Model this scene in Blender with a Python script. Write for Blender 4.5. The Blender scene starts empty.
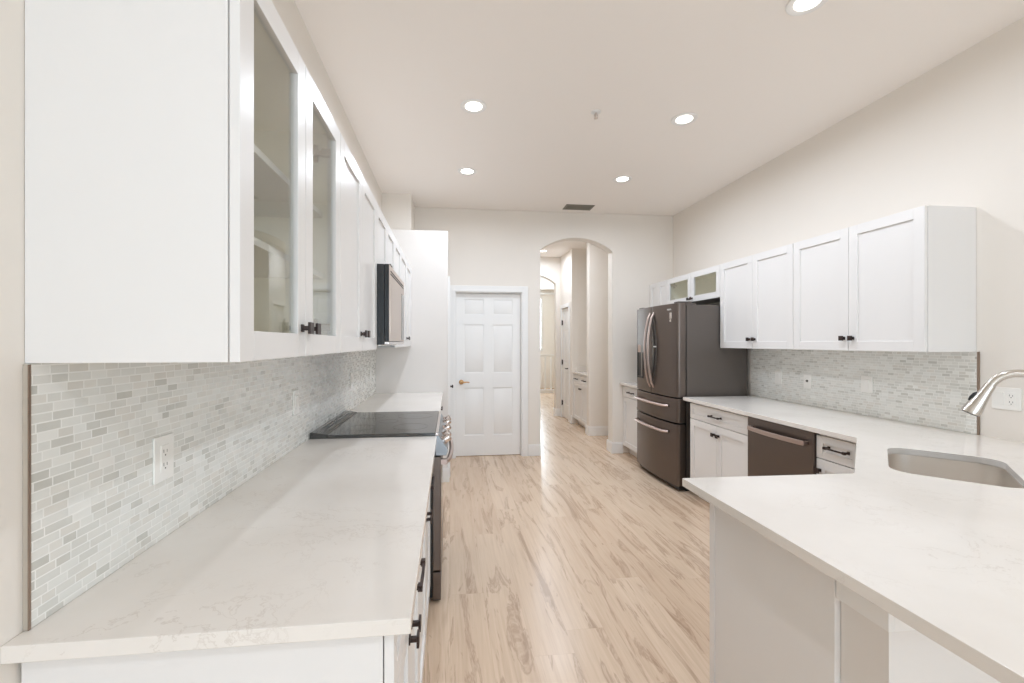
import bpy, bmesh, math, random
from mathutils import Vector, Matrix
random.seed(7)
sc = bpy.context.scene
COL = sc.collection
PI = math.pi

# ------------------------------------------------------------------ camera
F_PX, CX, CY, CAM_H = 437.0, 500.0, 342.5, 1.424
yaw = math.atan(50.0 / F_PX)
cam_d = bpy.data.cameras.new('camera')
cam = bpy.data.objects.new('camera', cam_d)
COL.objects.link(cam)
cam.location = (0, 0, CAM_H)
cam.rotation_euler = (PI / 2, 0, -yaw)
cam_d.sensor_width = 36.0
cam_d.sensor_fit = 'HORIZONTAL'
cam_d.lens = 36.0 * F_PX / 1024
cam_d.shift_x = (512 - CX) / 1024
cam_d.shift_y = (CY - 341.5) / 1024
cam_d.clip_start = 0.02
sc.camera = cam

# ------------------------------------------------------------------ world, daylight, exposure
world = bpy.data.worlds.new('sky')
sc.world = world
world.use_nodes = True
bgn = world.node_tree.nodes['Background']
bgn.inputs[0].default_value = (0.86, 0.93, 1.0, 1)
bgn.inputs[1].default_value = 2.2
sc.view_settings.view_transform = 'Standard'
sc.view_settings.look = 'None'
sc.view_settings.gamma = 1
sc.view_settings.use_curve_mapping = False
sc.view_settings.exposure = -0.38
cy = sc.cycles
cy.max_bounces = 14
cy.diffuse_bounces = 10
cy.glossy_bounces = 6
cy.transmission_bounces = 8
cy.transparent_max_bounces = 8
cy.sample_clamp_indirect = 6
cy.blur_glossy = 0.5
cy.caustics_reflective = False
cy.caustics_refractive = False
cy.use_denoising = True
cy.use_adaptive_sampling = False


def area_light(name, loc, rot, sx, sy, power, color, parent=None, shape='RECTANGLE', spread=PI):
    d = bpy.data.lights.new(name, 'AREA')
    d.shape = shape
    d.size = sx
    d.size_y = sy
    d.energy = power
    d.color = color
    d.spread = spread
    o = bpy.data.objects.new(name, d)
    COL.objects.link(o)
    o.location = loc
    o.rotation_euler = rot
    if parent:
        o.parent = parent
    return o


# daylight through the big glazed openings behind the camera, and the far window of the hall
area_light('daylight_patio', (1.05, -3.75, 1.35), (PI / 2 + 0.22, 0, 0), 3.3, 2.4, 120, (0.68, 0.82, 1.0))
area_light('daylight_side', (3.25, -1.75, 1.5), (0, PI / 2, 0), 2.0, 2.2, 24, (0.68, 0.82, 1.0))
area_light('daylight_hall', (2.1, 13.7, 1.9), (-PI / 2, 0, 0), 2.0, 2.2, 300, (0.76, 0.87, 1.0))
LAMP_W = 16.6
LAMP_C = (0.80, 0.885, 1.0)

# ------------------------------------------------------------------ materials


def srgb(r, g, b):
    def f(c):
        c /= 255.0
        return c / 12.92 if c <= 0.04045 else ((c + 0.055) / 1.055) ** 2.4
    return (f(r), f(g), f(b), 1)


def newmat(name, col, rough=0.5, metal=0.0, spec=0.5):
    m = bpy.data.materials.new(name)
    m.use_nodes = True
    b = m.node_tree.nodes['Principled BSDF']
    b.inputs['Base Color'].default_value = col
    b.inputs['Roughness'].default_value = rough
    b.inputs['Metallic'].default_value = metal
    b.inputs['Specular IOR Level'].default_value = spec
    return m, m.node_tree.nodes, m.node_tree.links, b


def math_node(n, l, op, a, b=None):
    nd = n.new('ShaderNodeMath')
    nd.operation = op
    for i, v in enumerate((a, b)):
        if v is None:
            continue
        if isinstance(v, (int, float)):
            nd.inputs[i].default_value = v
        else:
            l.new(v, nd.inputs[i])
    return nd.outputs[0]


def plain(name, col, rough=0.5, metal=0.0, spec=0.5, bump=0.0, bscale=60.0, tint=0.0):
    """painted / moulded surface with a faint procedural unevenness"""
    m, n, l, b = newmat(name, col, rough, metal, spec)
    tc = n.new('ShaderNodeTexCoord')
    nz = n.new('ShaderNodeTexNoise')
    nz.inputs['Scale'].default_value = bscale
    nz.inputs['Detail'].default_value = 3
    l.new(tc.outputs['Object'], nz.inputs['Vector'])
    if bump:
        bp = n.new('ShaderNodeBump')
        bp.inputs['Strength'].default_value = bump
        bp.inputs['Distance'].default_value = 0.002
        l.new(nz.outputs[0], bp.inputs['Height'])
        l.new(bp.outputs[0], b.inputs['Normal'])
    if tint:
        mr = n.new('ShaderNodeMapRange')
        mr.inputs['To Min'].default_value = rough - tint
        mr.inputs['To Max'].default_value = rough + tint
        l.new(nz.outputs[0], mr.inputs['Value'])
        l.new(mr.outputs[0], b.inputs['Roughness'])
    return m


M = {}
M['wall'] = plain('wall_paint', srgb(227, 221, 213), 0.75, bump=0.05, bscale=220)
M['ceiling'] = plain('ceiling_paint', srgb(243, 238, 233), 0.85, bump=0.08, bscale=160)
M['white_wall'] = plain('white_wall_paint', srgb(222, 218, 214), 0.6, bump=0.05, bscale=220)
M['trim'] = plain('trim_paint', srgb(231, 230, 228), 0.35, tint=0.03)
M['cab'] = plain('cabinet_paint', srgb(225, 223, 221), 0.32, tint=0.04, bscale=8)
M['cab_in'] = plain('cabinet_interior', srgb(242, 237, 224), 0.5, tint=0.03)
M['bronze'] = plain('dark_bronze', srgb(66, 55, 52), 0.35, metal=0.7, tint=0.05)
M['brass'] = plain('satin_brass', srgb(190, 150, 105), 0.3, metal=1.0, tint=0.05)
M['blackglass'] = plain('black_ceramic_glass', srgb(44, 43, 41), 0.07, spec=1.0, tint=0.01)
M['blackplastic'] = plain('black_plastic', srgb(24, 25, 27), 0.3, tint=0.04)
M['steel'] = plain('brushed_nickel', srgb(200, 195, 188), 0.22, metal=1.0, tint=0.05, bscale=30)
M['chrome'] = plain('bright_steel', srgb(214, 206, 202), 0.14, metal=1.0, tint=0.03)
M['handle'] = plain('warm_steel_handle', srgb(190, 172, 164), 0.33, metal=1.0, tint=0.04)
M['plate'] = plain('outlet_plastic', srgb(236, 234, 229), 0.3, tint=0.02)
M['ringmark'] = plain('grey_print', srgb(60, 60, 60), 0.2)
M['slot'] = plain('dark_slot', srgb(70, 66, 62), 0.6)
M['vent'] = plain('grey_vent_metal', srgb(120, 117, 106), 0.5, tint=0.05)
M['ventdark'] = plain('vent_shadow', srgb(60, 58, 52), 0.7)
M['tiletrim'] = plain('tile_edge_trim', srgb(150, 132, 118), 0.35, metal=0.6, tint=0.04)
M['tileedge'] = plain('tile_edge_mortar', srgb(178, 168, 155), 0.6, bump=0.1)


def brushed(name, col, rough, axis='z', amt=0.10):
    m, n, l, b = newmat(name, col, rough, 1.0)
    tc = n.new('ShaderNodeTexCoord')
    mp = n.new('ShaderNodeMapping')
    mp.inputs['Scale'].default_value = {'z': (260, 260, 4), 'x': (4, 260, 260)}[axis]
    nz = n.new('ShaderNodeTexNoise')
    nz.inputs['Scale'].default_value = 1
    nz.inputs['Detail'].default_value = 2
    l.new(tc.outputs['Object'], mp.inputs[0])
    l.new(mp.outputs[0], nz.inputs['Vector'])
    mr = n.new('ShaderNodeMapRange')
    mr.inputs['To Min'].default_value = rough - amt / 2
    mr.inputs['To Max'].default_value = rough + amt / 2
    l.new(nz.outputs[0], mr.inputs['Value'])
    l.new(mr.outputs[0], b.inputs['Roughness'])
    return m


M['bss'] = brushed('black_stainless', srgb(112, 102, 96), 0.34)
M['bss_side'] = plain('grey_cabinet_side', srgb(104, 97, 92), 0.42, metal=0.6, bump=0.05, bscale=300)
M['sink'] = brushed('brushed_sink_steel', srgb(232, 227, 221), 0.34, amt=0.03)
M['sidepanel'] = plain('range_side_steel', srgb(150, 155, 160), 0.35, metal=0.8)
M['bronzeglass'] = plain('mirrored_oven_glass', srgb(206, 192, 182), 0.32, metal=0.8)


def glass(name, col):
    m = bpy.data.materials.new(name)
    m.use_nodes = True
    n, l = m.node_tree.nodes, m.node_tree.links
    n.clear()
    out = n.new('ShaderNodeOutputMaterial')
    tr = n.new('ShaderNodeBsdfTransparent')
    tr.inputs[0].default_value = col
    gl = n.new('ShaderNodeBsdfGlossy')
    gl.inputs['Roughness'].default_value = 0.02
    lw = n.new('ShaderNodeLayerWeight')
    lw.inputs[0].default_value = 0.5
    f5 = math_node(n, l, 'POWER', lw.outputs['Facing'], 4.0)
    fr = math_node(n, l, 'ADD', math_node(n, l, 'MULTIPLY', f5, 0.9), 0.035)
    mx = n.new('ShaderNodeMixShader')
    l.new(fr, mx.inputs[0])
    l.new(tr.outputs[0], mx.inputs[1])
    l.new(gl.outputs[0], mx.inputs[2])
    l.new(mx.outputs[0], out.inputs[0])
    return m


M['glass'] = glass('clear_glass', (0.965, 0.98, 0.965, 1))


def emit(name, col, s):
    m = bpy.data.materials.new(name)
    m.use_nodes = True
    n, l = m.node_tree.nodes, m.node_tree.links
    n.clear()
    out = n.new('ShaderNodeOutputMaterial')
    e = n.new('ShaderNodeEmission')
    e.inputs[0].default_value = col
    e.inputs[1].default_value = s
    l.new(e.outputs[0], out.inputs[0])
    return m


M['lens'] = emit('lamp_lens', (1.0, 0.96, 0.9, 1), 9.0)


def ramp(n, l, src, stops):
    r = n.new('ShaderNodeValToRGB')
    e = r.color_ramp.elements
    e[0].position, e[0].color = stops[0]
    e[1].position, e[1].color = stops[-1]
    for p, c in stops[1:-1]:
        x = e.new(p)
        x.color = c
    l.new(src, r.inputs[0])
    return r.outputs[0]


def mixc(n, l, fac, a, b, mode='MIX'):
    x = n.new('ShaderNodeMix')
    x.data_type = 'RGBA'
    x.blend_type = mode
    for sock, v in ((0, fac), (6, a), (7, b)):
        if isinstance(v, (int, float)):
            x.inputs[sock].default_value = v
        elif isinstance(v, tuple):
            x.inputs[sock].default_value = v
        else:
            l.new(v, x.inputs[sock])
    return x.outputs[2]


def quartz():
    m, n, l, b = newmat('white_quartz', srgb(226, 222, 216), 0.13, 0, 0.45)
    tc = n.new('ShaderNodeTexCoord')
    warp = n.new('ShaderNodeTexNoise')
    warp.inputs['Scale'].default_value = 2.2
    warp.inputs['Detail'].default_value = 5
    l.new(tc.outputs['Object'], warp.inputs['Vector'])
    add = n.new('ShaderNodeVectorMath')
    add.operation = 'MULTIPLY_ADD'
    l.new(warp.outputs['Color'], add.inputs[0])
    add.inputs[1].default_value = (0.9, 0.9, 0.9)
    l.new(tc.outputs['Object'], add.inputs[2])
    nz = n.new('ShaderNodeTexNoise')
    nz.inputs['Scale'].default_value = 5.5
    nz.inputs['Detail'].default_value = 7
    nz.inputs['Roughness'].default_value = 0.65
    l.new(add.outputs[0], nz.inputs['Vector'])
    d = math_node(n, l, 'ABSOLUTE', math_node(n, l, 'SUBTRACT', nz.outputs[0], 0.5))
    vein = ramp(n, l, d, [(0.0, (1, 1, 1, 1)), (0.012, (0, 0, 0, 1))])
    patch = n.new('ShaderNodeTexNoise')
    patch.inputs['Scale'].default_value = 2.6
    patch.inputs['Detail'].default_value = 2
    l.new(tc.outputs['Object'], patch.inputs['Vector'])
    pm = ramp(n, l, patch.outputs[0], [(0.46, (0, 0, 0, 1)), (0.64, (1, 1, 1, 1))])
    fac = math_node(n, l, 'MULTIPLY', math_node(n, l, 'MULTIPLY', vein, pm), 0.38)
    cloud = n.new('ShaderNodeTexNoise')
    cloud.inputs['Scale'].default_value = 3.0
    cloud.inputs['Detail'].default_value = 6
    l.new(tc.outputs['Object'], cloud.inputs['Vector'])
    base = ramp(n, l, cloud.outputs[0], [(0.35, srgb(222, 216, 209)), (0.65, srgb(229, 224, 218))])
    col = mixc(n, l, fac, base, srgb(184, 172, 160))
    l.new(col, b.inputs['Base Color'])
    return m


M['quartz'] = quartz()


def planks():
    m, n, l, b = newmat('oak_plank_floor', srgb(220, 196, 172), 0.26, 0, 0.5)
    tc = n.new('ShaderNodeTexCoord')
    sp = n.new('ShaderNodeSeparateXYZ')
    l.new(tc.outputs['Object'], sp.inputs[0])
    X, Y = sp.outputs[0], sp.outputs[1]
    W, L = 0.19, 1.75
    xs = math_node(n, l, 'DIVIDE', X, W)
    ix = math_node(n, l, 'FLOOR', xs)
    w1 = n.new('ShaderNodeTexWhiteNoise')
    w1.noise_dimensions = '1D'
    l.new(ix, w1.inputs['W'])
    ys = math_node(n, l, 'ADD', math_node(n, l, 'DIVIDE', Y, L), w1.outputs['Value'])
    iy = math_node(n, l, 'FLOOR', ys)
    cid = n.new('ShaderNodeCombineXYZ')
    l.new(ix, cid.inputs[0])
    l.new(iy, cid.inputs[1])
    w2 = n.new('ShaderNodeTexWhiteNoise')
    w2.noise_dimensions = '3D'
    l.new(cid.outputs[0], w2.inputs['Vector'])
    rnd = w2.outputs['Value']
    off = math_node(n, l, 'MULTIPLY', rnd, 37.0)

    def grain(sx, sy, detail, dist, extra=0.0, rough=0.5):
        cv = n.new('ShaderNodeCombineXYZ')
        l.new(math_node(n, l, 'ADD', math_node(n, l, 'MULTIPLY', X, sx), off), cv.inputs[0])
        l.new(math_node(n, l, 'MULTIPLY', Y, sy), cv.inputs[1])
        l.new(math_node(n, l, 'ADD', off, extra), cv.inputs[2])
        t = n.new('ShaderNodeTexNoise')
        t.inputs['Scale'].default_value = 1
        t.inputs['Detail'].default_value = detail
        t.inputs['Roughness'].default_value = rough
        t.inputs['Distortion'].default_value = dist
        l.new(cv.outputs[0], t.inputs['Vector'])
        return t.outputs[0]
    g_streak = grain(12, 1.25, 5, 1.1, 3.0, 0.6)
    g_fine = grain(95, 4.0, 3, 0.4, 9.0)
    g_mid = grain(30, 1.6, 3, 0.8, 14.0)
    knot = grain(7, 3.2, 2, 2.0, 21.0)
    tone = ramp(n, l, rnd, [(0.0, srgb(206, 182, 158)), (0.5, srgb(211, 188, 164)), (1.0, srgb(216, 194, 171))])
    c1 = mixc(n, l, ramp(n, l, g_fine, [(0.35, (0, 0, 0, 1)), (0.75, (0.30, 0.30, 0.30, 1))]), tone, srgb(176, 149, 124))
    c2 = mixc(n, l, ramp(n, l, g_mid, [(0.48, (0, 0, 0, 1)), (0.72, (0.34, 0.34, 0.34, 1))]), c1, srgb(172, 142, 116))
    c3 = mixc(n, l, ramp(n, l, g_streak, [(0.535, (0, 0, 0, 1)), (0.575, (0.45, 0.45, 0.45, 1)), (0.605, (0.12, 0.12, 0.12, 1)), (0.66, (0.55, 0.55, 0.55, 1))]), c2, srgb(136, 106, 82))
    c4 = mixc(n, l, ramp(n, l, knot, [(0.72, (0, 0, 0, 1)), (0.80, (0.6, 0.6, 0.6, 1))]), c3, srgb(120, 92, 70))
    # seams
    fx = math_node(n, l, 'FRACT', xs)
    ex = math_node(n, l, 'MULTIPLY', math_node(n, l, 'MINIMUM', fx, math_node(n, l, 'SUBTRACT', 1.0, fx)), W)
    fy = math_node(n, l, 'FRACT', ys)
    ey = math_node(n, l, 'MULTIPLY', math_node(n, l, 'MINIMUM', fy, math_node(n, l, 'SUBTRACT', 1.0, fy)), L)
    e = math_node(n, l, 'MINIMUM', ex, ey)
    seam = ramp(n, l, math_node(n, l, 'MULTIPLY', e, 100.0), [(0.05, (0.5, 0.5, 0.5, 1)), (0.16, (0, 0, 0, 1))])
    c5 = mixc(n, l, seam, c4, srgb(184, 157, 132))
    l.new(c5, b.inputs['Base Color'])
    bp = n.new('ShaderNodeBump')
    bp.inputs['Strength'].default_value = 0.12
    bp.inputs['Distance'].default_value = 0.001
    l.new(g_fine, bp.inputs['Height'])
    l.new(bp.outputs[0], b.inputs['Normal'])
    return m


M['floor'] = planks()


def mosaic(name, grout, stops):
    m, n, l, b = newmat(name, grout, 0.25, 0, 0.5)
    tc = n.new('ShaderNodeTexCoord')
    sp = n.new('ShaderNodeSeparateXYZ')
    l.new(tc.outputs['Object'], sp.inputs[0])
    Y, Z = sp.outputs[1], sp.outputs[2]
    H = 0.0175
    zs = math_node(n, l, 'DIVIDE', Z, H)
    row = math_node(n, l, 'FLOOR', zs)
    wr = n.new('ShaderNodeTexWhiteNoise')
    wr.noise_dimensions = '1D'
    l.new(row, wr.inputs['W'])
    w = math_node(n, l, 'ADD', math_node(n, l, 'MULTIPLY', Y, 23.0), math_node(n, l, 'MULTIPLY', row, 173.31))
    v1 = n.new('ShaderNodeTexVoronoi')
    v1.voronoi_dimensions = '1D'
    v1.feature = 'F1'
    v1.inputs['Scale'].default_value = 1
    v1.inputs['Randomness'].default_value = 1.0
    l.new(w, v1.inputs['W'])
    v2 = n.new('ShaderNodeTexVoronoi')
    v2.voronoi_dimensions = '1D'
    v2.feature = 'DISTANCE_TO_EDGE'
    v2.inputs['Scale'].default_value = 1
    v2.inputs['Randomness'].default_value = 1.0
    l.new(w, v2.inputs['W'])
    ex = math_node(n, l, 'DIVIDE', v2.outputs['Distance'], 23.0)
    fz = math_node(n, l, 'FRACT', zs)
    ez = math_node(n, l, 'MULTIPLY', math_node(n, l, 'MINIMUM', fz, math_node(n, l, 'SUBTRACT', 1.0, fz)), H)
    e = math_node(n, l, 'MULTIPLY', math_node(n, l, 'MINIMUM', ex, ez), 100.0)
    isg = ramp(n, l, e, [(0.09, (1, 1, 1, 1)), (0.16, (0, 0, 0, 1))])
    s2 = n.new('ShaderNodeSeparateColor')
    l.new(v1.outputs['Color'], s2.inputs[0])
    tcol = ramp(n, l, s2.outputs[0], stops)
    marb = n.new('ShaderNodeTexNoise')
    marb.inputs['Scale'].default_value = 45
    marb.inputs['Detail'].default_value = 4
    l.new(tc.outputs['Object'], marb.inputs['Vector'])
    tcol = mixc(n, l, math_node(n, l, 'MULTIPLY', marb.outputs[0], 0.35), tcol, srgb(226, 228, 224))
    l.new(mixc(n, l, isg, tcol, grout), b.inputs['Base Color'])
    rg = n.new('ShaderNodeMapRange')
    l.new(s2.outputs[1], rg.inputs['Value'])
    rg.inputs['To Min'].default_value = 0.10
    rg.inputs['To Max'].default_value = 0.4
    l.new(math_node(n, l, 'MAXIMUM', rg.outputs[0], math_node(n, l, 'MULTIPLY', isg, 0.7)), b.inputs['Roughness'])
    bp = n.new('ShaderNodeBump')
    bp.inputs['Strength'].default_value = 0.14
    bp.inputs['Distance'].default_value = 0.001
    l.new(math_node(n, l, 'SUBTRACT', 1.0, isg), bp.inputs['Height'])
    l.new(bp.outputs[0], b.inputs['Normal'])
    return m


M['mosaic'] = mosaic('linear_mosaic_tile', srgb(236, 236, 232),
                     [(0.0, srgb(188, 186, 178)), (0.2, srgb(212, 211, 205)), (0.6, srgb(226, 226, 221)), (0.8, srgb(213, 209, 201)), (1.0, srgb(234, 234, 230))])

# ------------------------------------------------------------------ mesh builder


class MB:
    def __init__(s):
        s.bm = bmesh.new()

    def box(s, x0, x1, y0, y1, z0, z1):
        if x0 > x1: x0, x1 = x1, x0
        if y0 > y1: y0, y1 = y1, y0
        if z0 > z1: z0, z1 = z1, z0
        v = [s.bm.verts.new(p) for p in ((x0, y0, z0), (x1, y0, z0), (x1, y1, z0), (x0, y1, z0),
                                         (x0, y0, z1), (x1, y0, z1), (x1, y1, z1), (x0, y1, z1))]
        for f in ((0, 3, 2, 1), (4, 5, 6, 7), (0, 1, 5, 4), (1, 2, 6, 5), (2, 3, 7, 6), (3, 0, 4, 7)):
            s.bm.faces.new([v[i] for i in f])
        return s

    def prism(s, pts, axis, a, b):
        """pts 2-D outline swept along axis from a to b"""
        def mk(p, t):
            return {'x': (t, p[0], p[1]), 'y': (p[0], t, p[1]), 'z': (p[0], p[1], t)}[axis]
        A = [s.bm.verts.new(mk(p, a)) for p in pts]
        B = [s.bm.verts.new(mk(p, b)) for p in pts]
        k = len(pts)
        s.bm.faces.new(A)
        s.bm.faces.new(B[::-1])
        for i in range(k):
            s.bm.faces.new((A[i], B[i], B[(i + 1) % k], A[(i + 1) % k]))
        bmesh.ops.recalc_face_normals(s.bm, faces=s.bm.faces[:])
        return s

    def plate(s, outer, holes, axis, a, b):
        """flat slab with holes"""
        def mk(p, t):
            return {'x': (t, p[0], p[1]), 'y': (p[0], t, p[1]), 'z': (p[0], p[1], t)}[axis]
        bm = bmesh.new()
        es = []
        for loop in [outer] + holes:
            vs = [bm.verts.new(mk(p, a)) for p in loop]
            for i in range(len(vs)):
                es.append(bm.edges.new((vs[i], vs[(i + 1) % len(vs)])))
        bmesh.ops.triangle_fill(bm, edges=es, use_beauty=True, use_dissolve=False)
        r = bmesh.ops.extrude_face_region(bm, geom=bm.faces[:])
        vv = [g for g in r['geom'] if isinstance(g, bmesh.types.BMVert)]
        dv = {'x': (b - a, 0, 0), 'y': (0, b - a, 0), 'z': (0, 0, b - a)}[axis]
        bmesh.ops.translate(bm, verts=vv, vec=dv)
        bmesh.ops.recalc_face_normals(bm, faces=bm.faces[:])
        tmp = bpy.data.meshes.new('tmp')
        bm.to_mesh(tmp)
        bm.free()
        s.bm.from_mesh(tmp)
        bpy.data.meshes.remove(tmp)
        return s

    def tube(s, path, r, n=12, flat=1.0, up=(0, 0, 1)):
        path = [Vector(p) for p in path]
        rr = r if isinstance(r, (list, tuple)) else [r] * len(path)
        rings = []
        u0 = Vector(up)
        for i, p in enumerate(path):
            t = (path[min(i + 1, len(path) - 1)] - path[max(i - 1, 0)]).normalized()
            a = u0.cross(t)
            if a.length < 1e-4:
                a = Vector((1, 0, 0)).cross(t)
            a.normalize()
            c = t.cross(a).normalized()
            rings.append([s.bm.verts.new(p + (a * math.cos(2 * PI * k / n) + c * math.sin(2 * PI * k / n) * flat) * rr[i]) for k in range(n)])
        for i in range(len(rings) - 1):
            for k in range(n):
                s.bm.faces.new((rings[i][k], rings[i][(k + 1) % n], rings[i + 1][(k + 1) % n], rings[i + 1][k]))
        s.bm.faces.new(rings[0][::-1])
        s.bm.faces.new(rings[-1])
        bmesh.ops.recalc_face_normals(s.bm, faces=s.bm.faces[:])
        return s

    def bar(s, path, w, t, up=(0, 0, 1)):
        """rectangular bar: w across, t thick"""
        path = [Vector(p) for p in path]
        rings = []
        for i, p in enumerate(path):
            d = (path[min(i + 1, len(path) - 1)] - path[max(i - 1, 0)]).normalized()
            a = Vector(up).cross(d).normalized()
            c = d.cross(a).normalized()
            rings.append([s.bm.verts.new(p + a * sx * t / 2 + c * sy * w / 2) for sx, sy in ((-1, -1), (1, -1), (1, 1), (-1, 1))])
        for i in range(len(rings) - 1):
            for k in range(4):
                s.bm.faces.new((rings[i][k], rings[i][(k + 1) % 4], rings[i + 1][(k + 1) % 4], rings[i + 1][k]))
        s.bm.faces.new(rings[0][::-1])
        s.bm.faces.new(rings[-1])
        bmesh.ops.recalc_face_normals(s.bm, faces=s.bm.faces[:])
        return s

    def lathe(s, prof, c=(0, 0, 0), n=32, axis='z'):
        rings = []
        for r, h in prof:
            ring = []
            for k in range(n):
                a = 2 * PI * k / n
                p = (r * math.cos(a), r * math.sin(a), h)
                if axis == 'y':
                    p = (p[0], h, p[1])
                elif axis == 'x':
                    p = (h, p[0], p[1])
                ring.append(s.bm.verts.new(Vector(p) + Vector(c)))
            rings.append(ring)
        for i in range(len(rings) - 1):
            for k in range(n):
                s.bm.faces.new((rings[i][k], rings[i][(k + 1) % n], rings[i + 1][(k + 1) % n], rings[i + 1][k]))
        s.bm.faces.new(rings[0][::-1])
        s.bm.faces.new(rings[-1])
        bmesh.ops.recalc_face_normals(s.bm, faces=s.bm.faces[:])
        return s

    def build(s, name, mat, parent=None, bevel=0.0, seg=2, smooth=False, ang=0.6):
        me = bpy.data.meshes.new(name)
        s.bm.to_mesh(me)
        s.bm.free()
        me.materials.append(mat)
        o = bpy.data.objects.new(name, me)
        COL.objects.link(o)
        if parent:
            o.parent = parent
        if smooth or bevel:
            for p in me.polygons:
                p.use_smooth = True
            try:
                me.set_sharp_from_angle(angle=0.7)
            except Exception:
                pass
        if bevel:
            md = o.modifiers.new('bevel', 'BEVEL')
            md.width = bevel
            md.segments = seg
            md.limit_method = 'ANGLE'
            md.angle_limit = ang
            md.harden_normals = True
        return o


def tag(o, label=None, cat=None, group=None, kind=None):
    if label: o['label'] = label
    if cat: o['category'] = cat
    if group: o['group'] = group
    if kind: o['kind'] = kind
    return o


def empty(name, loc, rz=0.0, label=None, cat=None, group=None, kind=None):
    o = bpy.data.objects.new(name, None)
    COL.objects.link(o)
    o.empty_display_size = 0.1
    o.location = loc
    o.rotation_euler = (0, 0, rz)
    return tag(o, label, cat, group, kind)


def copy_tree(o, parent=None):
    c = o.copy()
    COL.objects.link(c)
    if parent:
        c.parent = parent
    for ch in list(o.children):
        copy_tree(ch, c)
    return c


LX, RX, FY, CZ = -0.75, 2.90, 5.42, 3.08      # left wall, right wall, far wall, ceiling
BY = -3.5                                      # back wall

# ------------------------------------------------------------------ the setting
tag(MB().box(-3.0, 4.6, BY - 0.2, 14.2, -0.12, 0).build('floor', M['floor']), kind='structure')
tag(MB().box(-3.0, 4.6, BY - 0.2, 14.2, CZ, CZ + 0.12).build('ceiling', M['ceiling']), kind='structure')
tag(MB().box(LX - 0.15, LX, BY, FY + 0.16, 0, CZ).build('wall_left', M['wall']), kind='structure')
# right wall, with a window opening behind the camera
tag(MB().plate([(BY, 0), (FY + 0.16, 0), (FY + 0.16, CZ), (BY, CZ)],
               [[(-2.75, 0.5), (-0.75, 0.5), (-0.75, 2.6), (-2.75, 2.6)]], 'x', RX, RX + 0.15).build('wall_right', M['wall']), kind='structure')
tag(MB().plate([(LX, 0), (-0.55, 0), (-0.55, 2.5), (2.65, 2.5), (2.65, 0), (RX, 0), (RX, CZ), (LX, CZ)], [], 'y', BY - 0.15, BY).build('wall_back', M['wall']), kind='structure')


def arc(x0, x1, zs, za, k=18):
    """segmental arch top from (x1,zs) over the apex to (x0,zs)"""
    c = (x1 - x0) / 2
    s = za - zs
    R = (c * c + s * s) / (2 * s)
    cx, cz = (x0 + x1) / 2, za - R
    a = math.asin(c / R)
    return [(cx + R * math.sin(t), cz + R * math.cos(t)) for t in [a - 2 * a * i / k for i in range(k + 1)]]


AX0, AX1 = 1.134, 2.077
DX0, DX1, DZ = 0.062, 0.897, 2.052
far_outline = [(LX, 0), (DX0, 0), (DX0, DZ), (DX1, DZ), (DX1, 0), (AX0, 0)] + arc(AX0, AX1, 2.595, 2.757)[::-1] + [(AX1, 0), (RX, 0), (RX, CZ), (LX, CZ)]
tag(MB().plate(far_outline, [], 'y', FY, FY + 0.16).build('wall_far', M['wall'], bevel=0.006, ang=1.2), kind='structure')

# pantry closet that ends the left cabinet run, and the chase above it
tag(MB().box(LX, -0.022, 4.505, FY, 0, 2.565).build('wall_pantry', M['white_wall'], bevel=0.003), kind='structure')
tag(MB().box(LX, -0.43, 4.95, FY, 2.566, CZ).build('wall_chase', M['wall']), kind='structure')


def panel_door_mb(w, h, t, cols, rows):
    """six-panel slab: local x 0..w, front at y=0, z 0..h"""
    m = MB()
    m.box(0, w, 0.010, t, 0, h)
    xs = [0]
    for a, b_ in cols: xs += [a, b_]
    xs.append(w)
    for i in range(0, len(xs), 2):
        m.box(xs[i], xs[i + 1], 0, 0.010, 0, h)
    zs = [0]
    for a, b_ in rows: zs += [a, b_]
    zs.append(h)
    for a, b_ in cols:
        for i in range(0, len(zs), 2):
            m.box(a, b_, 0, 0.010, zs[i], zs[i + 1])
    for a, b_ in cols:
        for c, d in rows:
            g, s = 0.012, 0.028
            lo = [(a + g, 0.010, c + g), (b_ - g, 0.010, c + g), (b_ - g, 0.010, d - g), (a + g, 0.010, d - g)]
            hi = [(a + s, 0.003, c + s), (b_ - s, 0.003, c + s), (b_ - s, 0.003, d - s), (a + s, 0.003, d - s)]
            L = [m.bm.verts.new(p) for p in lo]
            H = [m.bm.verts.new(p) for p in hi]
            m.bm.faces.new(H)
            for i in range(4):
                m.bm.faces.new((L[i], L[(i + 1) % 4], H[(i + 1) % 4], H[i]))
    bmesh.ops.recalc_face_normals(m.bm, faces=m.bm.faces[:])
    return m


def lever(parent, x, z, side=1, mat=None):
    mat = mat or M['brass']
    h = MB()
    h.lathe([(0.028, 0.0), (0.030, -0.004), (0.026, -0.010), (0.011, -0.013), (0.010, -0.045)], (x, 0, z), 20, 'y')
    h.tube([(x, -0.045, z), (x + side * 0.03, -0.050, z), (x + side * 0.07, -0.050, z + 0.003), (x + side * 0.10, -0.046, z - 0.002)], [0.010, 0.010, 0.008, 0.007], 10)
    return h.build('door_handle', mat, parent, smooth=True)


def casing(parent, x0, x1, h, w=0.075, t=0.018, y=0.0):
    c = MB()
    for (a, b_) in ((x0 - w, x0), (x1, x1 + w)):
        c.box(a, b_, y - t, y, 0, h + w)
        c.box(a + w * 0.62 if a < x0 else a, b_ if a < x0 else b_ - w * 0.62, y - t - 0.004, y - t, 0, h + w * 0.38)
    c.box(x0, x1, y - t, y, h, h + w)
    c.box(x0, x1, y - t - 0.004, y - t, h, h + w * 0.38)
    return c.build('door_casing', M['trim'], parent, bevel=0.002)


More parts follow.
